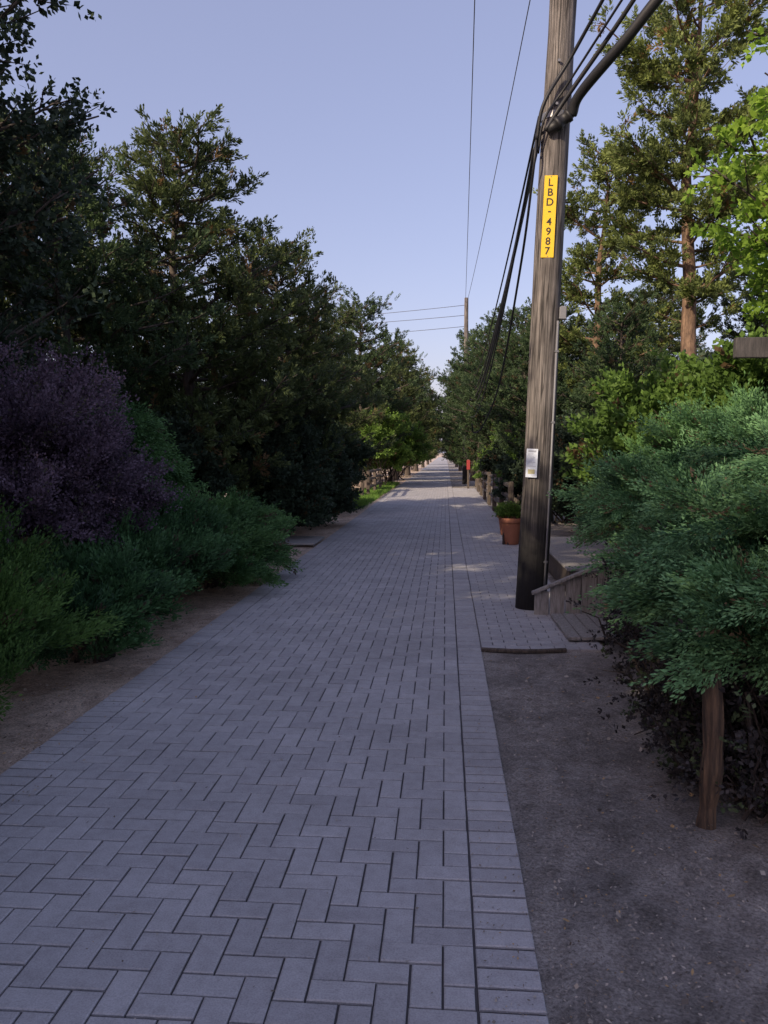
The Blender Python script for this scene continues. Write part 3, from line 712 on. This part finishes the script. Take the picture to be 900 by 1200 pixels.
fence((1.34, 16.6), (1.34, 33.0), 6, "dark weathered split rail fence beside pavers")
fence((-2.7, 28.0), (-2.72, 33.5), 2, "dark split rail fence along grassy verge", .95)
fence((-6.5, 27.6), (-2.85, 27.4), 2, "short split rail fence running into the wood", 1.1)

e = obj("sign_post", None, loc=(1.0, 35.5, 0), label="small red sign on a wooden post", cat="sign")
mb = MB(); box(mb, (0, 0, .65), (.09, .09, 1.3), bev=.01); obj("post", mb.mesh("spost", [M_wooddark]), parent=e)
mb = MB(); box(mb, (0, -.06, 1.05), (.15, .03, .42), bev=.01); obj("panel", mb.mesh("span", [M_red]), parent=e)

mb = MB()
for i in range(7):
    box(mb, (-2.66, 13.45 + i * .165, .045), (.9, .158, .035), bev=.006)
obj("plank_landing", mb.mesh("landing", [M_conc]), label="pale flat plank landing at the path edge", cat="landing")

e = obj("pergola", None, loc=(0, 0, 0), label="dark wooden pergola behind the juniper hedge", cat="pergola")
for x, y in ((2.46, 6.2), (4.6, 6.2), (3.6, 8.4), (5.4, 8.4)):
    mb = MB(); box(mb, (x, y, 1.14), (.08, .08, 2.28)); obj("post", mb.mesh("ppost", [M_beam]), parent=e)
for x0, y in ((3.43, 6.2), (4.6, 8.4)):
    mb = MB(); box(mb, (x0, y, 2.37), (2.6, .06, .15)); obj("beam", mb.mesh("pbeam", [M_beam]), parent=e)
for i in range(5):
    mb = MB(); box(mb, (3.5 + i * .42, 7.25, 2.50), (.045, 2.6, .10)); obj("rafter", mb.mesh("prafter", [M_beam]), parent=e)

# ------------------------------------------------------------------ light, sky, camera
ELEV = 28; AZ = 222
w = bpy.data.worlds.new("World"); scene.world = w; w.use_nodes = True
nt = w.node_tree; bg = nt.nodes["Background"]
sky = nt.nodes.new("ShaderNodeTexSky"); sky.sky_type = 'NISHITA'; sky.sun_disc = False
sky.sun_elevation = math.radians(ELEV); sky.sun_rotation = math.radians(AZ); sky.altitude = 0; sky.air_density = 1.0; sky.dust_density = 2.0; sky.ozone_density = 1.5
mx = nt.nodes.new("ShaderNodeMixRGB"); mx.blend_type = 'MULTIPLY'; mx.inputs[0].default_value = 1; mx.inputs[2].default_value = (1.80, 1.45, 1.48, 1)
m2 = nt.nodes.new("ShaderNodeMixRGB"); m2.inputs[0].default_value = .5; m2.inputs[2].default_value = (2.6, 2.75, 4.2, 1)
nt.links.new(sky.outputs[0], mx.inputs[1]); nt.links.new(mx.outputs[0], m2.inputs[1]); nt.links.new(m2.outputs[0], bg.inputs[0]); bg.inputs[1].default_value = .15
sd = bpy.data.lights.new("sun", 'SUN'); sd.energy = 5.0; sd.angle = math.radians(.5); sd.color = (1.0, .83, .60)
so = bpy.data.objects.new("sun", sd); col.objects.link(so)
a = math.radians(AZ); el = math.radians(ELEV)
s = Vector((math.sin(a) * math.cos(el), math.cos(a) * math.cos(el), math.sin(el)))
so.rotation_euler = s.to_track_quat('Z', 'Y').to_euler()
so.location = (-20, -20, 20)

cd = bpy.data.cameras.new("camera"); cd.sensor_fit = 'VERTICAL'; cd.sensor_height = 24; cd.sensor_width = 18; cd.lens = 18.8; cd.clip_end = 3000; cd.clip_start = .05
co = bpy.data.objects.new("camera", cd); col.objects.link(co); co.location = (0, 0, 1.6)
co.rotation_euler = (math.radians(90 - 4.26), 0, math.radians(4.38)); scene.camera = co
scene.view_settings.view_transform = 'Standard'; scene.view_settings.look = 'None'; scene.view_settings.exposure = 0
